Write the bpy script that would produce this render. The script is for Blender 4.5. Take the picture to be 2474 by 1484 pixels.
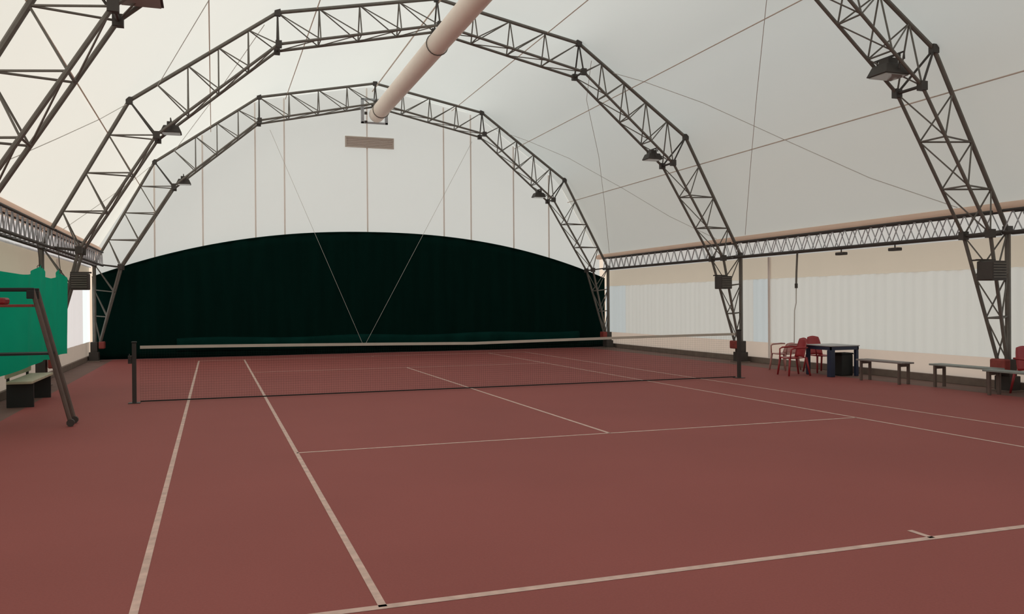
import bpy, math, random
from mathutils import Vector, Matrix
random.seed(4)
for o in list(bpy.data.objects): bpy.data.objects.remove(o)
S = bpy.context.scene
COL = S.collection
PI = math.pi

# ------------------------------------------------------------------ camera
cd = bpy.data.cameras.new('camera'); cam = bpy.data.objects.new('camera', cd); COL.objects.link(cam)
yaw, pit, rol = 0.3369071, -0.0050357, -0.0071046
fw = Vector((math.sin(yaw)*math.cos(pit), math.cos(yaw)*math.cos(pit), math.sin(pit)))
rt = Vector((math.cos(yaw), -math.sin(yaw), 0)); up = rt.cross(fw)
r2 = rt*math.cos(rol)+up*math.sin(rol); u2 = -rt*math.sin(rol)+up*math.cos(rol)
cam.matrix_world = Matrix(((r2.x, u2.x, -fw.x, -5.03594), (r2.y, u2.y, -fw.y, -16.83029), (r2.z, u2.z, -fw.z, 1.77341), (0, 0, 0, 1)))
cd.sensor_width = 36; cd.sensor_fit = 'HORIZONTAL'; cd.lens = 2059.196/2474*36
cd.clip_start = 0.05; cd.clip_end = 300
S.camera = cam

# ------------------------------------------------------------------ daylight
W = bpy.data.worlds.new('overcast_sky'); S.world = W; W.use_nodes = True
nt_ = W.node_tree; bg = nt_.nodes['Background']; bg.inputs[1].default_value = 1.42
tc_ = nt_.nodes.new('ShaderNodeTexCoord'); sx_ = nt_.nodes.new('ShaderNodeSeparateXYZ'); nt_.links.new(tc_.outputs['Generated'], sx_.inputs[0])
rp_ = nt_.nodes.new('ShaderNodeValToRGB'); e_ = rp_.color_ramp.elements
e_[0].position = .0; e_[0].color = (.50, .38, .28, 1); e_[1].position = .75; e_[1].color = (.82, .93, .97, 1)
q_ = rp_.color_ramp.elements.new(.12); q_.color = (.62, .56, .48, 1)
nt_.links.new(sx_.outputs['Z'], rp_.inputs[0])
dt_ = nt_.nodes.new('ShaderNodeVectorMath'); dt_.operation = 'DOT_PRODUCT'; dt_.inputs[1].default_value = (-.24, .26, 0); nt_.links.new(tc_.outputs['Generated'], dt_.inputs[0])
ad_ = nt_.nodes.new('ShaderNodeMath'); ad_.inputs[1].default_value = 1; nt_.links.new(dt_.outputs['Value'], ad_.inputs[0])
sc_ = nt_.nodes.new('ShaderNodeVectorMath'); sc_.operation = 'SCALE'; nt_.links.new(rp_.outputs[0], sc_.inputs[0]); nt_.links.new(ad_.outputs[0], sc_.inputs['Scale'])
nt_.links.new(sc_.outputs[0], bg.inputs[0])
sd = bpy.data.lights.new('sun', 'SUN'); sd.energy = 2.6; sd.color = (1, 0.93, 0.84); sd.angle = math.radians(8)
sun = bpy.data.objects.new('sun', sd); COL.objects.link(sun); sun.location = (-20, 0, 30)
sun.rotation_euler = Vector((0.80, -0.12, -0.62)).to_track_quat('-Z', 'Y').to_euler()
S.view_settings.view_transform = 'Standard'; S.view_settings.look = 'None'
S.view_settings.gamma = 1; S.view_settings.use_curve_mapping = False
S.view_settings.exposure = 0.0

# ------------------------------------------------------------------ materials
def mat(name, col, rough=.6, metal=0, var=0, scale=6, trans=0, tcol=None, bump=0, spec=.5, stretch=None):
    m = bpy.data.materials.new(name); m.use_nodes = True; nt = m.node_tree; n = nt.nodes; l = nt.links
    b = n['Principled BSDF']; b.inputs['Base Color'].default_value = (*col, 1); b.inputs['Roughness'].default_value = rough
    b.inputs['Metallic'].default_value = metal; b.inputs['Specular IOR Level'].default_value = spec
    src = None
    if var:
        tc = n.new('ShaderNodeTexCoord'); mp = n.new('ShaderNodeMapping'); l.new(tc.outputs['Object'], mp.inputs[0])
        if stretch: mp.inputs['Scale'].default_value = stretch
        ns = n.new('ShaderNodeTexNoise'); ns.inputs['Scale'].default_value = scale; ns.inputs['Detail'].default_value = 5
        l.new(mp.outputs[0], ns.inputs['Vector'])
        cr = n.new('ShaderNodeMapRange'); cr.inputs[1].default_value = .3; cr.inputs[2].default_value = .7
        cr.inputs[3].default_value = 1-var; cr.inputs[4].default_value = 1+var
        l.new(ns.outputs[0], cr.inputs[0])
        mx = n.new('ShaderNodeVectorMath'); mx.operation = 'SCALE'; mx.inputs[0].default_value = col
        l.new(cr.outputs[0], mx.inputs['Scale']); l.new(mx.outputs[0], b.inputs['Base Color']); src = mx
        if bump:
            bp = n.new('ShaderNodeBump'); bp.inputs['Strength'].default_value = bump; bp.inputs['Distance'].default_value = .01
            l.new(ns.outputs[0], bp.inputs['Height']); l.new(bp.outputs[0], b.inputs['Normal'])
    if trans:
        t = n.new('ShaderNodeBsdfTranslucent'); t.inputs[0].default_value = (*(tcol or col), 1)
        ms = n.new('ShaderNodeMixShader'); ms.inputs[0].default_value = trans
        l.new(b.outputs[0], ms.inputs[1]); l.new(t.outputs[0], ms.inputs[2]); l.new(ms.outputs[0], n['Material Output'].inputs[0])
    return m

M = {}
M['membrane'] = mat('roof_fabric', (.66, .62, .56), .75, trans=.5, tcol=(.78, .78, .74), var=.02, scale=.6, spec=.2)
M['gable'] = mat('gable_fabric', (.70, .70, .66), .75, trans=.52, tcol=(.79, .87, .92), var=.02, scale=.6, spec=.2)
M['seam'] = mat('fabric_seam', (.76, .67, .60), .8, trans=.35, tcol=(.7, .6, .52))
M['wallwhite'] = mat('wall_sheet_white', (.74, .78, .79), .5, trans=.6, tcol=(.95, 1.0, 1.0), var=.05, scale=1.2, stretch=(1, 9, .15))
M['wallblue'] = mat('wall_sheet_clear', (.6, .68, .75), .35, trans=.7, tcol=(.80, .92, 1.0))
M['wallbright'] = mat('wall_sheet_bright', (.85, .86, .9), .35, trans=.55, tcol=(.72, .73, .78))
M['eavesheet'] = mat('eave_sheet_clear', (.8, .84, .9), .35, trans=.7, tcol=(.95, .98, 1.0))
M['walldimmed'] = mat('wall_sheet_dimmed', (.55, .55, .54), .5, trans=.4, tcol=(.42, .42, .42), var=.05, scale=1.2, stretch=(1, 9, .15))  # white wall sheet darkened in colour to offset the sun on the left wall
M['strap'] = mat('pale_strap', (.88, .80, .74), .8)
M['walltan'] = mat('wall_sheet_tan', (.70, .62, .52), .7, trans=.55, tcol=(.92, .87, .76), var=.03, scale=2)
M['wallpeach'] = mat('wall_sheet_cream', (.72, .60, .52), .7, trans=.55, tcol=(.95, .84, .76), var=.05, scale=2)
M['tandimmed'] = mat('dimmed_sheet_tan', (.52, .46, .38), .7, trans=.4, tcol=(.42, .38, .31), var=.03, scale=2)  # tan band of the sunlit left wall, light held down in its colour
M['peachdimmed'] = mat('dimmed_sheet_cream', (.56, .47, .42), .7, trans=.35, tcol=(.42, .37, .33), var=.05, scale=2)  # cream band, colour dimmed likewise against the sun from the left
M['kerb'] = mat('kerb_concrete', (.20, .15, .12), .85, var=.12, scale=5)
M['peach'] = mat('peach_fabric', (.82, .60, .48), .7, trans=.35, tcol=(.8, .58, .46), var=.03, scale=2)
M['duct'] = mat('duct_fabric', (.92, .79, .69), .7, var=.02, scale=2)
M['steel'] = mat('galvanised_steel', (.15, .137, .118), .55, .2, var=.1, scale=8)
M['steel_light'] = mat('bright_steel', (.40, .41, .43), .5, .2, var=.1, scale=8)
M['dark'] = mat('dark_metal', (.05, .042, .036), .6, var=.1, scale=9)
M['black'] = mat('black_plastic', (.012, .014, .013), .6, var=.1, scale=9)
M['glass'] = mat('lamp_glass', (.35, .35, .33), .15)
M['redpad'] = mat('red_pad', (.26, .045, .035), .7, var=.15, scale=10)
M['redplastic'] = mat('red_plastic', (.33, .025, .03), .4, var=.05, scale=6)
M['pinkplastic'] = mat('faded_red_plastic', (.42, .20, .18), .5, var=.05, scale=6)
M['navy'] = mat('navy_plastic', (.015, .025, .06), .5, var=.08, scale=6)
M['greytop'] = mat('grey_laminate', (.36, .36, .36), .4, var=.05, scale=6)
M['brownwood'] = mat('brown_wood', (.12, .085, .07), .6, var=.15, scale=6)
M['benchgrey'] = mat('bench_grey', (.23, .20, .19), .6, var=.1, scale=6)
M['benchgreen'] = mat('bench_grey_green', (.24, .26, .24), .6, var=.1, scale=6)
M['cream'] = mat('cream_plastic', (.50, .46, .33), .6, var=.1, scale=6)
M['green'] = mat('dark_green_curtain', (.0012, .0135, .0105), .95, var=.15, scale=1.2, stretch=(3, 1, .3), spec=.04)
M['greenskirt'] = mat('green_skirt', (.002, .026, .021), .95, var=.2, scale=2, spec=.05)
M['tarp'] = mat('bright_green_tarp', (.003, .42, .24), .6, trans=.5, tcol=(.003, .50, .31), var=.12, scale=1.3, spec=.2)
M['post'] = mat('net_post_dark', (.035, .03, .026), .5)
M['net'] = mat('net_cord', (.008, .012, .01), .9)
M['tape'] = mat('net_tape', (.50, .47, .40), .7, var=.05, scale=4)
M['line'] = mat('line_paint', (.60, .42, .36), .8, var=.18, scale=9)
M['cable'] = mat('cable_grey', (.56, .54, .50), .7)

def floor_mat():
    m = mat('red_court', (.262, .088, .073), .72, spec=.16); nt = m.node_tree; n = nt.nodes; l = nt.links; b = n['Principled BSDF']
    tc = n.new('ShaderNodeTexCoord')
    a = n.new('ShaderNodeTexNoise'); a.inputs['Scale'].default_value = .35; a.inputs['Detail'].default_value = 4
    c = n.new('ShaderNodeTexNoise'); c.inputs['Scale'].default_value = 60; c.inputs['Detail'].default_value = 3
    for k in (a, c): l.new(tc.outputs['Object'], k.inputs['Vector'])
    s = n.new('ShaderNodeMath'); s.operation = 'ADD'; l.new(a.outputs[0], s.inputs[0]); l.new(c.outputs[0], s.inputs[1])
    r = n.new('ShaderNodeMapRange'); r.inputs[1].default_value = .6; r.inputs[2].default_value = 1.4; r.inputs[3].default_value = .90; r.inputs[4].default_value = 1.10
    l.new(s.outputs[0], r.inputs[0])
    v = n.new('ShaderNodeVectorMath'); v.operation = 'SCALE'; v.inputs[0].default_value = (.285, .082, .073)
    l.new(r.outputs[0], v.inputs['Scale']); l.new(v.outputs[0], b.inputs['Base Color'])
    bp = n.new('ShaderNodeBump'); bp.inputs['Strength'].default_value = .15; bp.inputs['Distance'].default_value = .004
    l.new(c.outputs[0], bp.inputs['Height']); l.new(bp.outputs[0], b.inputs['Normal'])
    return m
M['court'] = floor_mat()
M['margin'] = mat('brown_margin', (.155, .085, .066), .8, var=.12, scale=2)

# ------------------------------------------------------------------ mesh building
class MB:
    def __init__(s): s.v = []; s.f = []; s.mi = []; s.m = 0
    def face(s, idx): s.f.append(tuple(idx)); s.mi.append(s.m)
    def box(s, x0, x1, y0, y1, z0, z1):
        b = len(s.v); s.v += [(x, y, z) for z in (z0, z1) for x, y in ((x0, y0), (x1, y0), (x1, y1), (x0, y1))]
        for q in ((0, 3, 2, 1), (4, 5, 6, 7), (0, 1, 5, 4), (1, 2, 6, 5), (2, 3, 7, 6), (3, 0, 4, 7)): s.face([b+i for i in q])
        return s
    def quad(s, *p):
        b = len(s.v); s.v += [tuple(q) for q in p]; s.face(range(b, b+len(p))); return s
    def tube(s, pts, r, n=8, caps=True, closed=False):
        pts = [Vector(p) for p in pts]; b = len(s.v); N = len(pts)
        rs = r if isinstance(r, (list, tuple)) else [r]*N
        ref = None
        for i, p in enumerate(pts):
            if closed: d = pts[(i+1) % N]-pts[i-1]
            else: d = pts[min(i+1, N-1)]-pts[max(i-1, 0)]
            d.normalize()
            if ref is None:
                ref = Vector((0, 0, 1)) if abs(d.z) < .9 else Vector((0, 1, 0))
            a = d.cross(ref).normalized(); c = a.cross(d).normalized(); ref = c
            for k in range(n):
                t = 2*PI*(k+.5)/n; s.v.append(tuple(p+a*math.cos(t)*rs[i]+c*math.sin(t)*rs[i]))
        for i in range(N if closed else N-1):
            j = (i+1) % N
            for k in range(n):
                s.face((b+i*n+k, b+i*n+(k+1) % n, b+j*n+(k+1) % n, b+j*n+k))
        if caps and not closed:
            s.face([b+k for k in range(n)][::-1]); s.face([b+(N-1)*n+k for k in range(n)])
        return s
    def bar(s, a, b_, w, h):
        """flat rectangular bar from a to b"""
        a = Vector(a); b2 = Vector(b_); d = (b2-a).normalized(); ref = Vector((0, 0, 1)) if abs(d.z) < .95 else Vector((0, 1, 0))
        x = d.cross(ref).normalized()*w/2; y = x.cross(d).normalized()*h/2; b = len(s.v)
        for p in (a, b2): s.v += [tuple(p-x-y), tuple(p+x-y), tuple(p+x+y), tuple(p-x+y)]
        for q in ((0, 3, 2, 1), (4, 5, 6, 7), (0, 1, 5, 4), (1, 2, 6, 5), (2, 3, 7, 6), (3, 0, 4, 7)): s.face([b+i for i in q])
        return s
    def grid(s, P):
        b = len(s.v); R = len(P); C_ = len(P[0])
        for row in P: s.v += [tuple(q) for q in row]
        for i in range(R-1):
            for j in range(C_-1): s.face((b+i*C_+j, b+i*C_+j+1, b+(i+1)*C_+j+1, b+(i+1)*C_+j))
        return s
    def build(s, name, mats, parent=None, smooth=False, bevel=0, solid=0, loc=None):
        me = bpy.data.meshes.new(name); me.from_pydata(s.v, [], s.f)
        if not isinstance(mats, (list, tuple)): mats = [mats]
        for m in mats: me.materials.append(m)
        if len(mats) > 1: me.polygons.foreach_set('material_index', s.mi)
        if smooth: me.polygons.foreach_set('use_smooth', [True]*len(me.polygons))
        me.update()
        o = bpy.data.objects.new(name, me); COL.objects.link(o)
        if parent: o.parent = parent
        if loc: o.location = loc
        if solid:
            k = o.modifiers.new('thickness', 'SOLIDIFY'); k.thickness = solid; k.offset = 0
        if bevel:
            k = o.modifiers.new('bevel', 'BEVEL'); k.width = bevel; k.segments = 2; k.limit_method = 'ANGLE'
        return o

def thing(name, label, cat, loc=(0, 0, 0), rz=0, group=None):
    o = bpy.data.objects.new(name, None); COL.objects.link(o); o.empty_display_size = .2
    o.location = loc; o.rotation_euler = (0, 0, rz); o['label'] = label; o['category'] = cat
    if group: o['group'] = group
    return o
def tag(o, label, cat, group=None):
    o['label'] = label; o['category'] = cat
    if group: o['group'] = group
    return o
def struct(o): o['kind'] = 'structure'; return o
def copy_tree(o, parent=None):
    c = o.copy(); COL.objects.link(c)
    if parent: c.parent = parent
    for ch in list(o.children):
        copy_tree(ch, c)
    return c

# ------------------------------------------------------------------ hall dimensions
XC = 0.4
ARCH_Y = (13.1, 4.3, -4.5)
OUT = [(-9.0, 3.1), (-7.2, 6.42), (-3.93, 8.76), (0, 9.53), (3.93, 8.76), (7.2, 6.42), (9.0, 3.1)]
INN = [(-8.22, 3.0), (-6.62, 5.62), (-3.93, 7.92), (0, 8.77), (3.93, 7.92), (6.62, 5.62), (8.22, 3.0)]
PROF = [(-9.06, 3.56), (-7.29, 6.49), (-3.98, 8.86), (0, 9.64), (3.98, 8.86), (7.29, 6.49), (9.06, 3.56)]
Y0, Y1 = -22.1, 14.0
XL, XR = -8.85, 9.72

# floor with painted lines in the same mesh
f = MB()
f.quad((XL-.05, Y0-.05, 0), (XR+.05, Y0-.05, 0), (XR+.05, Y1+.05, 0), (XL-.05, Y1+.05, 0))
f.m = 1
def line(x0, x1, y0, y1): f.quad((x0, y0, .002), (x1, y0, .002), (x1, y1, .002), (x0, y1, .002))
lw = .05
for x in (-5.485, 5.485, -4.115, 4.115): line(x-lw/2, x+lw/2, -11.885, 11.885)
for y in (-11.885, 11.885): line(-5.485-lw/2, 5.485+lw/2, y-lw/2-.01, y+lw/2+.01)
for y in (-6.4, 6.4): line(-4.115, 4.115, y-lw/2, y+lw/2)
line(-lw/2, lw/2, -6.4, 6.4)
line(-lw/2, lw/2, -11.885, -11.66); line(-lw/2, lw/2, 11.66, 11.885)
f.m = 2
f.quad((8.72, Y0, .001), (XR, Y0, .001), (XR, Y1-.3, .001), (8.72, Y1-.3, .001))
f.quad((XL, Y0, .001), (-8.15, Y0, .001), (-8.15, Y1-.3, .001), (XL, Y1-.3, .001))
struct(f.build('floor', [M['court'], M['line'], M['margin']]))

# roof membrane: polygonal at the arches, softer between them
def arclen(pr):
    L = [0]
    for a, b in zip(pr, pr[1:]): L.append(L[-1]+math.dist(a, b))
    return L
LN = arclen(PROF)
def at_len(t):
    t = max(0, min(LN[-1], t))
    for i in range(6):
        if t <= LN[i+1]+1e-9:
            k = (t-LN[i])/(LN[i+1]-LN[i]); a, b = PROF[i], PROF[i+1]
            return Vector((a[0]+(b[0]-a[0])*k, 0, a[1]+(b[1]-a[1])*k))
def soft(t, w=1.5):
    w = min(w, t, LN[-1]-t)
    if w <= 1e-6: return at_len(t)
    s = Vector((0, 0, 0))
    for k in range(-6, 7): s += at_len(t+w*k/6)
    return s/13
NS = 96
prf_p = [at_len(LN[-1]*i/NS) for i in range(NS+1)]; prf_s = [soft(LN[-1]*i/NS) for i in range(NS+1)]
prf_0 = [soft(LN[-1]*i/NS, .45) for i in range(NS+1)]
arches_all = [Y1-.02, 13.1, 4.3, -4.5, -13.3, Y0]
rows = []
for a, b in zip(arches_all, arches_all[1:]):
    n = max(2, int(abs(a-b)/.55))
    for k in range(n+(1 if b == Y0 else 0)):
        t = k/n; y = a+(b-a)*t; w = math.sin(PI*t)**.7 if abs(a-b) > 2 and t > 0 else 0
        rows.append([Vector((XC+p0.x*(1-w)+ps.x*w, y, p0.z*(1-w)+ps.z*w)) for p0, ps in zip(prf_0, prf_s)])
g = MB(); g.grid(rows)
struct(g.build('ceiling', M['membrane'], smooth=True))

# gables
def gable(name, y, sgn, seams):
    g = MB()
    pts = [(XC+p[0], y, p[1]) for p in PROF]
    base = [(XC+9.06, y, 0), (XC-9.06, y, 0)]
    g.quad(*(pts+base))
    g.m = 1
    for x, z0, z1, w in seams: g.box(x-w/2, x+w/2, y-.025*sgn, y-.005*sgn, z0, z1) if sgn > 0 else g.box(x-w/2, x+w/2, y+.005, y+.025, z0, z1)
    return struct(g.build(name, [M['gable'], M['strap']]))
def ztop(x):
    d = x-XC
    for a, b in zip(PROF, PROF[1:]):
        if a[0] <= d <= b[0]: return a[1]+(b[1]-a[1])*(d-a[0])/(b[0]-a[0])
gable('wall_back', Y1, 1, [(x, 1.0, ztop(x)-.05, .05) for x in (-6.87, -5.35, -3.63, -2.65, .25, 3.1, 4.15, 5.85, 7.3)])
gable('wall_front', Y0, -1, [(x, .2, ztop(x)-.05, .07) for x in (-5.3, -2.6, .25, 3.1, 5.85)])

# side walls (fabric bands); translucent sheets are their windows
def sidewall(name, X, s, ranges):
    w = MB()
    def band(z0, z1, m, ya=Y0, yb=Y1):
        w.m = m; w.quad((X+.01*s, ya, z0), (X+.01*s, yb, z0), (X+.01*s, yb, z1), (X+.01*s, ya, z1))
    band(.15, .60, 1); band(2.40, 3.08, 0)
    w.m = 2
    for y in ranges: w.box(X-.035, X+.035, y-.04, y+.04, .15, 3.0)
    struct(w.build(name, [M['walltan'], M['wallpeach'], M['strap']] if s > 0 else [M['tandimmed'], M['peachdimmed'], M['strap']]))
sidewall('wall_right', XR, 1, [3.38, -13.3])
sidewall('wall_left', XL, -1, [7.9, -2, -13.3])
nwin = 0
def sheet(X, ya, yb, m, z0=.60, z1=2.40):
    global nwin; nwin += 1
    w = MB(); P = []
    n = max(2, int((yb-ya)/.06)+1)
    for z in (z0, z1):
        P.append([(X+.008*math.sin(i*1.3)+.006*math.sin(i*.37), ya+(yb-ya)*i/(n-1), z) for i in range(n)])
    w.grid(P); struct(w.build('window_%d' % nwin, m, smooth=True))
for ya, yb, m in ((Y0, -4.75, 'wallblue'), (-4.75, 3.38, 'wallwhite'), (3.38, 4.15, 'wallblue'), (4.15, 12.25, 'wallwhite'), (12.25, Y1, 'wallblue')):
    sheet(XR, ya, yb, M[m])
for ya, yb, m in ((Y0, 7.9, 'walldimmed'), (7.9, 9.2, 'walldimmed'), (9.2, 12.4, 'wallbright'), (12.4, Y1, 'wallblue')):
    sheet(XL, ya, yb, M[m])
# clear strip behind the eave beams, between wall and roof
for X in (XR-.26, XL+.19):
    sheet(X+.15*(1 if X > 0 else -1), Y0, Y1, M['eavesheet'] if X > 0 else M['wallbright'], 3.0, 3.56)
# kerbs
for nm, a, b in (('baseboard_right', XR-.05, XR+.06), ('baseboard_left', XL-.06, XL+.05)):
    struct(MB().box(a, b, Y0, Y1, 0, .16).build(nm, M['kerb'], bevel=.01))
# peach hem of the roof along both eaves
k = 0
for s in (1, -1):
    k += 1; X = XC+9.02*s
    w = MB(); hem = ((.05, 3.46), (-.08, 3.47), (-.12, 3.53), (-.10, 3.60), (0, 3.66)) if s > 0 else ((.05, 3.44), (-.08, 3.46), (-.14, 3.56), (-.12, 3.66), (0, 3.74))
    w.grid([[(X+dx*s, Y0, z) for dx, z in hem],
            [(X+dx*s, Y1, z) for dx, z in hem]])
    struct(w.build('trim_%d' % k, M['peach'], smooth=True))

# ------------------------------------------------------------------ arch trusses
DY = .30
def lerp(a, b, t): return (a[0]+(b[0]-a[0])*t, a[1]+(b[1]-a[1])*t)
def make_arch():
    root = thing('arch_truss', 'x', 'truss', (XC, 0, 0), 0, 'steel arch trusses')
    o3 = lambda p: Vector((p[0], 0, p[1]))
    def i3(p, s): return Vector((p[0], s*DY, p[1]))
    counts = {0: 3, 1: 4, 2: 4, 3: 4, 4: 4, 5: 3}
    knot = lambda L, i: L[i]
    def section(oa, ob, ia, ib, n, ro=.045, ri=.034, taper=(1, 1), flip=False, al=None):
        sec = MB(); sec.tube([o3(oa), o3(ob)], ro, 8)
        sec.tube([i3(ia, taper[0]), i3(ib, taper[1])], ri, 8); sec.tube([i3(ia, -taper[0]), i3(ib, -taper[1])], ri, 8)
        so = sec.build('truss_section', M['steel'], root, smooth=False)
        P = []
        for k in range(n+1):
            t = k/n; tp = taper[0]+(taper[1]-taper[0])*t
            ii = lerp(ia, ib, t)
            if al == 'z': to = (ii[1]-oa[1])/(ob[1]-oa[1])
            elif al == 'x': to = (ii[0]-oa[0])/(ob[0]-oa[0])
            else: to = t
            P.append((o3(lerp(oa, ob, max(0, min(1, to)))), i3(lerp(ia, ib, t), tp), i3(lerp(ia, ib, t), -tp)))
        if al: P.append(P[-1])
        for k in range(len(P)-1):
            o0, a0, b0 = P[k]; o1, a1, b1 = P[k+1]
            br = MB(); r = .018
            if k: br.tube([o0, a0], r, 5); br.tube([o0, b0], r, 5); br.tube([a0, b0], r, 5)
            if k == n: br.build('lattice_brace', M['steel'], so); continue
            if flip: br.tube([o1, a0], r*.9, 5); br.tube([o1, b0], r*.9, 5)
            else: br.tube([o0, a1], r*.9, 5); br.tube([o0, b1], r*.9, 5)
            br.tube([a0, b1], r*.8, 5)
            br.build('lattice_brace', M['steel'], so)
    for i in range(6): section(OUT[i], OUT[i+1], INN[i], INN[i+1], counts[i], flip=i in (0, 3, 4), al={0: 'z', 5: 'z', 1: 'x', 4: 'x'}.get(i))
    for s, i in ((-1, 0), (1, 6)):
        section(OUT[i], (9.0*s, .62), INN[i], (8.84*s, .62), 3, .055, .036, (1, .35))
    for i in range(7):
        j = MB(); a, b = o3(OUT[i]), [i3(INN[i], s) for s in (1, -1)]
        r = .045
        j.tube([a, b[0]], .022, 6); j.tube([a, b[1]], .022, 6); j.tube(b, .03, 6)
        for p in [a]+b: j.box(p.x-.07, p.x+.07, p.y-.06, p.y+.06, p.z-.08, p.z+.08)
        j.build('joint_plate', M['dark'], root)
    for s in (-1, 1):
        p = MB(); p.box(9.0*s-.16, 9.0*s+.12, -.17, .17, .02, .30); p.box(9.0*s-.12, 9.0*s+.08, -.13, .13, .30, .62)
        p.build('pedestal', M['dark'], root, bevel=.01)
        q = MB(); q.box(9.0*s-.20, 9.0*s+.16, -.24, .24, 0, .03)
        q.build('base_plate', M['kerb'], root)
        rp = MB(); xa, xb = sorted((9.0*s-.29*s, 9.0*s-.125*s)); rp.box(xa, xb, -.17, .17, .40, .63)
        ob = rp.build('foot_pad', M['redpad'], root, bevel=.03); ob['label'] = 'dull red foot pad'
    return root
arch = make_arch(); arch['label'] = 'steel lattice arch standing in front of the dark green curtain'
arch.location.y = ARCH_Y[0]
a2 = copy_tree(arch); a2.location.y = ARCH_Y[1]; a2['label'] = 'steel lattice arch just behind the tennis net, its right foot by the net post'
a3 = copy_tree(arch); a3.location.y = ARCH_Y[2]; a3['label'] = 'nearest steel lattice arch, cut by the upper picture corners'

# ------------------------------------------------------------------ lattice eave beams, one per bay and side
def eave_beam(x, ya, yb, label):
    root = thing('eave_beam', label, 'beam', (x, (ya+yb)/2, 3.0), 0, 'lattice eave beams')
    h = (yb-ya)/2; z0, z1 = .04, .46
    c = MB()
    for dx in (-.12, .12): c.tube([(dx, -h, z0), (dx, h, z0)], .034, 8)
    c.build('bottom_chord', M['dark'], root)
    c = MB()
    for dx in (-.12, .12): c.tube([(dx, -h, z1), (dx, h, z1)], .030, 8)
    c.build('top_chord', M['dark'], root)
    w = MB(); n = int((yb-ya)/.42); st = (yb-ya)/n
    for dx in (-.12, .12):
        for k in range(n):
            y = -h+k*st
            w.tube([(dx, y, z0), (dx, y+st/2, z1)], .012, 5); w.tube([(dx, y+st/2, z1), (dx, y+st, z0)], .012, 5)
    for k in range(n):
        y = -h+k*st; w.tube([(-.12, y, z0), (.12, y+st/2, z0)], .009, 4)
        w.tube([(-.12, y+st/2, z1), (.12, y+st, z1)], .009, 4)
    w.build('lattice', M['steel_light'], root)
    return root
bays = [(4.42, 12.98), (-4.38, 4.18), (-13.2, -4.62)]
nmb = ['farthest bay, beside the dark green curtain', 'bay at the tennis net', 'nearest bay, running out of the picture']
for (a, b), t in zip(bays, nmb):
    eave_beam(XC+8.86, a, b, 'right-hand lattice eave beam in the '+t)
    if a > -13: eave_beam(XC-8.86, a, b, 'left-hand lattice eave beam in the '+t)

# ------------------------------------------------------------------ bracing cables under the roof
def surf(s, y, inset=.10):
    i = min(5, int(s)); a, b = PROF[i], PROF[i+1]; p = lerp(a, b, s-i)
    n = Vector((-(b[1]-a[1]), 0, b[0]-a[0])).normalized()
    return Vector((XC+p[0], y, p[1]))-n*inset
def cable(name, pts, r, m, label, cat, group):
    lo = min(pts, key=lambda p: p.z)
    base = Vector(lo); mb = MB(); mb.tube([p-base for p in pts], r, 6)
    o = mb.build(name, m, loc=base); tag(o, label, cat, group); return o
side = {True: 'right', False: 'left'}
def slen(s):  # purlins as measured on the chords
    return s
for s, word in ((.74, 'lower'), (1.53, 'middle'), (2.24, 'upper')):
    for rgt in (True, False):
        ss = 6-s if rgt else s
        cable('roof_purlin_line', [surf(ss, y, .11) for y in (13.9, 13.1, 4.3, -4.5, -13.3, -22)], .014, M['seam'],
              '%s pale roof line running the length of the %s roof slope' % (word, side[rgt]), 'roof line', 'pale lines along the roof')
cable('roof_purlin_line', [surf(3.02, y, .19) for y in (13.9, 4.3, -4.5, -13.3)], .02, M['seam'], 'pale roof line along the ridge above the peach duct', 'roof line', 'pale lines along the roof')
bw = {0: 'in the farthest bay', 1: 'in the bay over the net', 2: 'bay nearest the camera'}
for k in range(2):
    dy = 8.8*(1-k)
    for rgt in (True, False):
        A = [(.05, -3.45), (.34, -1.56), (.73, .42), (1.21, 2.3), (1.53, 3.5), (1.70, 4.3)]
        B = [(.06, 3.82), (.62, 2.13), (1.12, .4), (1.62, -2.28), (1.85, -4.3)]
        if not rgt: A = [(.05, -2.4), (.26, -.74), (.47, .85), (.74, 2.84), (.97, 4.3)]; B = [(1.18, 4.3), (1.37, 2.19), (1.52, .54), (1.9, -4.3)]
        for nm, L in (('one', A), ('other', B)):
            pts = [surf(6-s if rgt else s, y+dy, .115 if nm == 'one' else .15) for s, y in L]
            lab = 'thin %s roof cable, %s towards the camera, %s' % (side[rgt], 'falling' if nm == 'one' else 'rising', bw[k])
            cable('bracing_cable', pts, .008, M['cable'], lab, 'cable', 'diagonal roof cables')
cable('bracing_cable', [Vector((-3.16, 13.45, 7.75)), Vector((-.05, 13.45, .35))], .006, M['cable'], 'thin cable of the V before the green curtain, left arm', 'cable', 'crossing cables before the end wall')
cable('bracing_cable', [Vector((4.05, 13.45, 7.75)), Vector((.05, 13.45, .35))], .006, M['cable'], 'thin cable of the V before the green curtain, right arm', 'cable', 'crossing cables before the end wall')

# ------------------------------------------------------------------ ridge duct, end frame, gable vent
d = thing('air_duct', 'long peach fabric duct hanging below the ridge of the arches', 'duct', (XC, 0, 8.37))
m = MB(); n = 16; pts = []
for k in range(0, 51): pts.append((0, 12.85-k*.52, 0))
m.tube(pts, .27, n); m.build('duct_tube', M['duct'], d, smooth=True)
for y in (12.0, 4.3, -4.5): 
    m = MB(); m.tube([(.285*math.cos(t*PI/10), y, .285*math.sin(t*PI/10)) for t in range(20)], .014, 5, closed=True)
    m.tube([(0, y, .27), (0, y, .44)], .012, 5); m.build('hanging_strap', M['steel'], d)
fr = thing('duct_bracket', 'grey square steel frame holding the far end of the peach duct', 'bracket', (XC-.05, 13.0, 8.08))
m = MB()
for x in (-.42, .42): m.box(x-.05, x+.05, -.04, .04, 0, .86)
for z in (.0, .82): m.box(-.47, .47, -.04, .04, z, z+.06)
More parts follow.
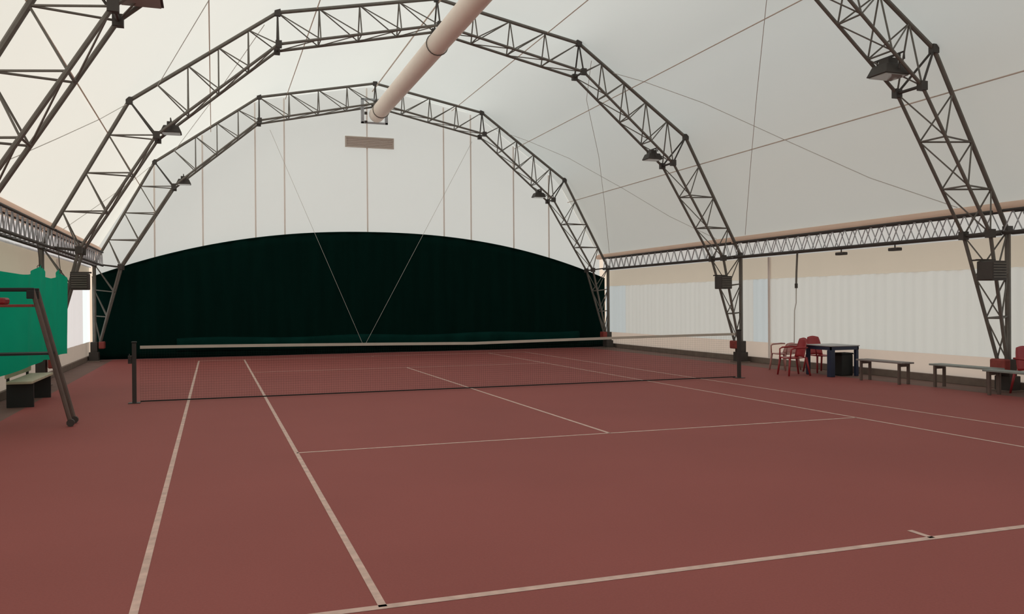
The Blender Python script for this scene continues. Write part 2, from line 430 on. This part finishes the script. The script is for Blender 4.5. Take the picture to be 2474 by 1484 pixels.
m.build('frame', M['steel_light'], fr, bevel=.006)
m = MB().box(-.36, -.26, -.06, -.041, .3, .4); m.box(-.36, -.26, -.06, -.041, .01, .09); m.build('clamp', M['dark'], fr)
v = thing('gable_vent', 'tan horizontal vent strip high on the white end wall', 'vent', (.34, 13.96, 7.40))
m = MB().box(-.88, .88, -.05, .02, 0, .05); m.box(-.88, .88, -.05, .02, .34, .39); m.box(-.88, -.83, -.05, .02, .05, .34); m.box(.83, .88, -.05, .02, .05, .34)
m.build('vent_frame', M['seam'], v)
VT = mat('vent_tan', (.66, .56, .50), .7)
MB().box(-.83, .83, -.005, .015, .05, .34).build('backing', VT, v)
m = MB()
for q in range(5): m.bar((-.83, -.02, .08+q*.058), (.83, -.02, .08+q*.058), .05, .022)
m.build('slat_panel', VT, v)

# ------------------------------------------------------------------ floodlights on the arches
def floodlight():
    r = thing('floodlight', 'x', 'lamp', (0, 0, 0), 0, 'floodlights under the arches')
    m = MB(); a = [(-.16, -.15, -.10), (.16, -.15, -.10), (.16, .15, -.10), (-.16, .15, -.10)]
    # tapered housing
    b = [(-.23, -.20, -.26), (.23, -.20, -.26), (.23, .20, -.26), (-.23, .20, -.26)]
    i0 = len(m.v); m.v += a+b
    m.face((i0+3, i0+2, i0+1, i0)); m.face((i0+4, i0+5, i0+6, i0+7))
    for q in range(4): m.face((i0+q, i0+(q+1) % 4, i0+4+(q+1) % 4, i0+4+q))
    m.build('housing', M['dark'], r, bevel=.012)
    MB().box(-.20, .20, -.17, .17, -.275, -.262).build('lens', M['glass'], r)
    m = MB(); m.tube([(0, -.205, -.2), (0, -.22, .02), (0, .22, .02), (0, .205, -.2)], .016, 6); m.tube([(0, -.3, -.08), (0, -.3, .03), (0, .3, .03), (0, .3, -.08)], .014, 6); m.build('bracket', M['dark'], r)
    MB().box(-.09, .09, -.1, .1, -.10, 0).build('ballast_box', M['dark'], r, bevel=.01)
    return r
fl = floodlight()
spots = [(13.1, 1, 'on the right side of the farthest arch'), (13.1, -1, 'on the left side of the farthest arch'),
         (4.3, 1, 'on the right side of the middle arch'), (4.3, -1, 'on the left side of the middle arch'),
         (-4.5, 1, 'on the nearest arch, upper right'), (-4.5, -1, 'on the nearest arch, at the top edge')]
for i, (y, s, t) in enumerate(spots):
    o = fl if i == 0 else copy_tree(fl)
    o.location = (XC+(6.14 if s > 0 else -6.32), y, 5.99 if y != -4.5 else 6.14); o['label'] = 'dark floodlight '+t
    o.rotation_euler = (0, 0, 0 if s > 0 else PI)
    if y == -4.5: o.scale = (1.25, 1.25, 1.2)

# dark heater boxes on the legs
def wallbox():
    r = thing('heater_box', 'x', 'box', (0, 0, 0), 0, 'dark boxes on the arch legs')
    MB().box(-.18, .18, -.17, .17, 0, .36).build('housing', M['dark'], r, bevel=.02)
    m = MB()
    for z in range(6): m.box(-.15, .15, -.185, -.168, .05+z*.05, .07+z*.05)
    m.build('grille', M['steel'], r)
    m = MB(); m.box(-.21, .21, .10, .16, .365, .40); m.bar((-.1, .12, .385), (-.1, .34, .385), .03, .03); m.bar((.1, .12, .385), (.1, .34, .385), .03, .03); m.build('bracket', M['dark'], r)
    return r
wb = wallbox()
for i, (x, y, s, t) in enumerate([(8.53, 3.87, 1, 'on the right leg of the middle arch'), (8.50, -4.93, 1, 'on the right leg of the nearest arch'), (-7.78, 3.87, -1, 'on the left leg of the middle arch')]):
    o = wb if i == 0 else copy_tree(wb)
    o.location = (x, y, 2.12); o['label'] = 'dark box '+t

# hanging cable by the chairs
hc = thing('hanging_cable', 'dark cable hanging from the right eave beam above the red chairs', 'cable', (9.3, 1.67, 0.62))
m = MB(); m.tube([(.03, 0, 2.42), (.0, .0, 1.9), (-.01, 0, 1.57)], .026, 6); m.build('conduit', M['steel'], hc)
MB().tube([(-.01, 0, 1.60), (-.01, 0, 1.48)], .04, 8).build('socket', M['dark'], hc)
m = MB(); m.tube([(-.01, 0, 1.5), (-.015, 0, 1.1), (-.05, .02, .9), (-.06, .03, 0)], .014, 6); m.build('cord', M['cable'], hc)
for i, (y, t) in enumerate(((-.2, 'farther'), (-1.9, 'nearer'))):
    o = thing('eave_lamp', 'small dark lamp under the right eave beam, the %s of two' % t, 'lamp', (9.14, y, 2.855), 0, 'small lamps under the eave beam')
    MB().box(-.07, .07, -.14, .14, 0, .07).build('housing', M['dark'], o, bevel=.015)
    MB().tube([(0, 0, .06), (0, 0, .15)], .015, 6).build('stem', M['dark'], o)

# ------------------------------------------------------------------ green curtain in front of the gable
gc = thing('backdrop_curtain', 'huge dark green arched curtain covering the lower end wall', 'curtain', (XC, 13.72, 0))
m = MB(); NX = 180; NZ = 14; P = []
def ctop(d): return 4.30-1.52*(abs(d)/8.85)**2.2
for j in range(NZ+1):
    row = []
    for i in range(NX+1):
        dx = -9.14+18.28*i/NX; z = ctop(dx)*j/NZ
        row.append((dx, .035*math.sin(dx*2.1)*(1-j/NZ)+.015*math.sin(dx*7.3), max(z, .01)))
    P.append(row)
m.grid(P); m.build('curtain_panel', M['green'], gc, smooth=True, solid=.012)
m = MB(); P = []
for z, dy in ((.22, -.05), (.34, -.10), (.55, -.11), (.66, -.05)):
    P.append([(-6.6+14.6*i/90, dy-.02+.02*math.sin(i*.9), z+.03*math.sin(i*.21)) for i in range(91)])
m.grid(P); ob = m.build('curtain_skirt', M['greenskirt'], gc, smooth=True, solid=.01); ob['label'] = 'slightly lighter green fold along the bottom'
m = MB(); m.tube([(-9.14+18.28*i/60, 0, ctop(-9.14+18.28*i/60)+.02) for i in range(61)], .03, 6)
m.build('curtain_rail', M['green'], gc)

# ------------------------------------------------------------------ bright green tarp on the left
tp = thing('side_tarp', 'bright green tarpaulin hung along the left side wall', 'tarpaulin', (-7.96, 0, 0))
m = MB(); NY = 150; P = []; ya, yb = -1.65, 3.35
def tback(y): return -.55*max(0, min(1, (-.65-y)/1.0))
def ttop(y):
    sag = abs(math.sin((y-.3)*PI/2.15))
    return 2.30+.22*(1-sag)
for j in range(15):
    row = []
    for i in range(NY+1):
        y = ya+(yb-ya)*i/NY; t = j/14; z0 = .77+.02*math.sin(y*3)+.4*tback(y); z = z0+(ttop(y)-z0)*t
        row.append((tback(y)+.035*math.sin(y*4.7+.4*math.sin(z*2))+.02*math.sin(y*11)*(t), y, z))
    P.append(row)
m.grid(P); m.build('tarp_sheet', M['tarp'], tp, smooth=True)
for y in (.3, .3+2.15):
    m = MB(); m.tube([(.01, y, 2.48), (-.04, y, 3.03)], .008, 5); m.tube([(.035*math.cos(t*PI/5), y, 2.47+.035*math.sin(t*PI/5)) for t in range(10)], .007, 4, closed=True)
    m.build('hanging_tie', M['dark'], tp)

# ------------------------------------------------------------------ tennis net and posts
for s, t in ((-1, 'left'), (1, 'right')):
    r = thing('net_post', 'dark upright net post at the %s end of the tennis net' % t, 'post', (6.4*s, 0, 0), 0, 'tennis net posts')
    MB().box(-.035, .035, -.035, .035, 0, 1.09).build('upright', M['post'], r, bevel=.006)
    MB().box(-.045, .045, -.045, .045, 1.09, 1.12).build('cap', M['black'], r, bevel=.008)
    m = MB(); m.box(-.10, .10, -.10, .10, 0, .012); m.build('ground_sleeve', M['post'], r)
    if s < 0:
        m = MB(); m.box(-.10, -.04, -.04, .04, .72, .86); m.tube([(-.07, -.04, .79), (-.07, -.11, .79), (-.07, -.11, .90)], .010, 6); m.build('winder', M['post'], r)
nt = thing('tennis_net', 'black tennis net with a cream top tape across the red court', 'net', (0, 0, 0))
def ntop(x): return 1.07-.03-.07*(1-(abs(x)/6.4))**1.4*1.0
xs = [-6.3+12.6*i/60 for i in range(61)]
m = MB()
for i in range(60):
    x0, x1 = xs[i], xs[i+1]
    for y in (-.008, .008):
        m.quad((x0, y, ntop(x0)-.055), (x1, y, ntop(x1)-.055), (x1, y, ntop(x1)), (x0, y, ntop(x0)))
    m.quad((x0, -.008, ntop(x0)), (x1, -.008, ntop(x1)), (x1, .008, ntop(x1)), (x0, .008, ntop(x0)))
m.build('top_tape', M['tape'], nt)
m = MB(); cell = .045; nv = int(12.6/cell)
for i in range(nv+1):
    x = -6.3+12.6*i/nv; m.box(x-.0007, x+.0007, -.0007, .0007, .03, ntop(x)-.05)
nz = 21
for k in range(nz+1):
    for i in range(60):
        x0, x1 = xs[i], xs[i+1]; za = .03+(ntop(x0)-.08)*k/nz; zb = .03+(ntop(x1)-.08)*k/nz
        b = len(m.v); h = .0007
        m.v += [(x0, -h, za-h), (x1, -h, zb-h), (x1, -h, zb+h), (x0, -h, za+h), (x0, h, za-h), (x1, h, zb-h), (x1, h, zb+h), (x0, h, za+h)]
        for q in ((0, 1, 2, 3), (7, 6, 5, 4), (3, 2, 6, 7), (4, 5, 1, 0)): m.face([b+e for e in q])
m.build('netting', M['net'], nt)
m = MB(); m.tube([(x, 0, .03) for x in xs], .012, 5); m.build('bottom_cord', M['net'], nt)

# ------------------------------------------------------------------ plastic armchairs
def armchair(name, label, x, y, rz, pm, h=.85, group=None):
    r = thing(name, label, 'chair', (x, y, 0), rz, group)
    # faces +X locally
    m = MB(); P = []
    for j in range(7):
        v = j/6; P.append([(-.2+.44*i/6, -.22+.44*v, .43-.02*math.sin(PI*v)-.012*math.sin(PI*i/6)) for i in range(7)])
    m.grid(P); m.build('seat', pm, r, smooth=True, solid=.02)
    m = MB(); P = []
    for j in range(9):
        t = j/8; z = .43+(h-.43)*t; w = .21-.05*t**3
        P.append([(-.2-.10*t-.03*math.cos(PI*i/6-PI/2)*1.0+.03, -w+2*w*i/6, z+.03*math.sin(PI*i/6)*t) for i in range(7)])
    m.grid(P); m.build('backrest', pm, r, smooth=True, solid=.016)
    for s in (-1, 1):
        m = MB(); m.tube([(.20, .245*s, .42), (.19, .265*s, .62), (.12, .27*s, .655), (-.15, .26*s, .665), (-.26, .22*s, .66)], [.016, .018, .022, .022, .018], 6)
        m.build('armrest', pm, r, smooth=True)
        for fx, q in ((.2, .25), (-.22, -.30)):
            m = MB(); m.tube([(fx, .225*s, .43), (q, .265*s, 0)], [.028, .02], 6); m.build('leg', pm, r, smooth=True)
    return r
armchair('plastic_armchair', 'red plastic armchair turned to the court, in front of the navy table', 7.98, .12, math.radians(172), M['redplastic'], .86, 'red chairs around the navy table')
armchair('plastic_armchair', 'red plastic armchair behind the navy table, its back rising above the top', 9.12, .56, math.radians(-92), M['redplastic'], .86, 'red chairs around the navy table')
armchair('plastic_armchair', 'faded pinkish low-backed armchair left of the red chairs', 8.78, 1.50, math.radians(190), M['pinkplastic'], .66)
armchair('plastic_armchair', 'bright red armchair at the right picture edge beside the arch foot', 9.33, -5.12, math.radians(-100), M['redplastic'], .86)

# navy table with a black box beneath
t = thing('garden_table', 'navy blue plastic table with a grey top beside the red chairs', 'table', (8.80, -.30, 0))
MB().box(-.42, .42, -.42, .52, .70, .725).build('tabletop', M['greytop'], t, bevel=.01)
m = MB(); m.box(-.40, .40, -.40, -.37, .62, .70); m.box(-.40, .40, .47, .50, .62, .70); m.box(-.40, -.37, -.40, .5, .62, .70); m.box(.37, .40, -.40, .5, .62, .70); m.build('apron', M['navy'], t)
for x in (-.36, .36):
    for y in (-.36, .44):
        m = MB(); w = .065 if (x < 0 and y < 0) else .04
        b = len(m.v); m.box(x-w, x+w, y-w, y+w, 0, .62); m.build('leg', M['navy'], t, bevel=.012)
bx = thing('crate', 'black crate under the navy table', 'crate', (9.0, -.42, 0))
MB().box(-.16, .16, -.14, .14, 0, .5).build('body', M['black'], bx, bevel=.02)
MB().box(-.17, .17, -.15, .15, .5, .54).build('lid', M['black'], bx, bevel=.01)

# benches
def bench(label, x, y, L, m_, wd=.34, h=.47):
    r = thing('bench', label, 'bench', (x, y, 0), 0, 'low benches along the right wall')
    m = MB()
    for k in range(3): m.box(-wd/2+k*wd/3+.008, -wd/2+(k+1)*wd/3-.008, -L/2, L/2, h-.035, h)
    m.build('seat', m_, r, bevel=.006)
    for yy in (-L/2+.12, L/2-.12):
        for xx in (-wd/2+.05, wd/2-.05):
            MB().box(xx-.025, xx+.025, yy-.025, yy+.025, 0, h-.035).build('leg', M['brownwood'], r, bevel=.004)
        MB().box(-wd/2+.03, wd/2-.03, yy-.02, yy+.02, h-.10, h-.036).build('crossbar', M['brownwood'], r)
    return r
bench('low grey bench next to the navy table by the right wall', 8.62, -2.12, 1.35, M['benchgrey'])
bench('low grey green bench between the grey bench and the arch foot', 8.92, -3.95, 1.5, M['benchgreen'])
bench('low grey green bench cut by the right picture edge', 8.62, -5.35, 1.2, M['benchgreen'])

# left side: cream bench beyond the tall chair
r = thing('bench', 'cream bench with dark legs below the green tarpaulin', 'bench', (-8.22, .95, 0))
m = MB(); m.box(-.20, .20, -1.05, 1.0, .42, .47); m.build('seat', M['cream'], r, bevel=.01)
m = MB(); m.box(-.22, -.18, -1.05, 1.0, .52, .78); m.build('backrest', M['cream'], r, bevel=.01)
for yy in (-.85, .8):
    m = MB(); m.box(-.19, .19, yy-.03, yy+.03, 0, .42); m.box(-.23, -.19, yy-.03, yy+.03, 0, .76); m.build('leg', M['black'], r)

# umpire chair, only its right side in view
uc = thing('umpire_chair', 'tall dark umpire chair at the left edge, legs splayed', 'chair', (-7.85, -2.84, 0))
H = 1.78
def leg(x0, y0, x1, y1, z1, r=.032):
    m = MB(); m.tube([(x0, y0, .05), (x1, y1, z1)], r, 8); return m
for y in (0, .36):
    leg(.82, y-.03, .33, y, 2.02).build('leg', M['brownwood'], uc)
    leg(-.68, y-.03, -.26, y, 1.78, .028).build('leg', M['brownwood'], uc)
    for x in (.82, -.68):
        m = MB(); m.tube([(x, y-.06, .055), (x, y, .055)], .055, 10); m.build('foot_caster', M['dark'], uc)
    m = MB(); m.box(-.24, .36, y-.03, y+.03, 1.99, 2.04); m.box(.26, .36, y-.04, y+.04, 1.88, 2.0); m.build('armrest', M['black'], uc, bevel=.01)
    m = MB(); m.tube([(-.24, y, 1.78), (-.27, y, 2.12)], .02, 6); m.build('back_post', M['brownwood'], uc)
m = MB(); m.box(-.26, .34, -.03, .39, 1.76, 1.80); m.build('seat', M['redpad'], uc, bevel=.008)
m = MB(); m.box(-.24, -.02, .02, .34, 1.80, 1.90); o = m.build('seat_cushion', M['redplastic'], uc, bevel=.03); o['label'] = 'red cushion at the back of the seat'
m = MB(); m.box(-.28, -.20, .0, .36, 1.85, 2.10); o = m.build('backrest', M['redplastic'], uc, bevel=.02); o['label'] = 'red low backrest'
m = MB(); m.box(-.46, .56, -.03, .39, 1.06, 1.09); m.build('footrest', M['black'], uc)
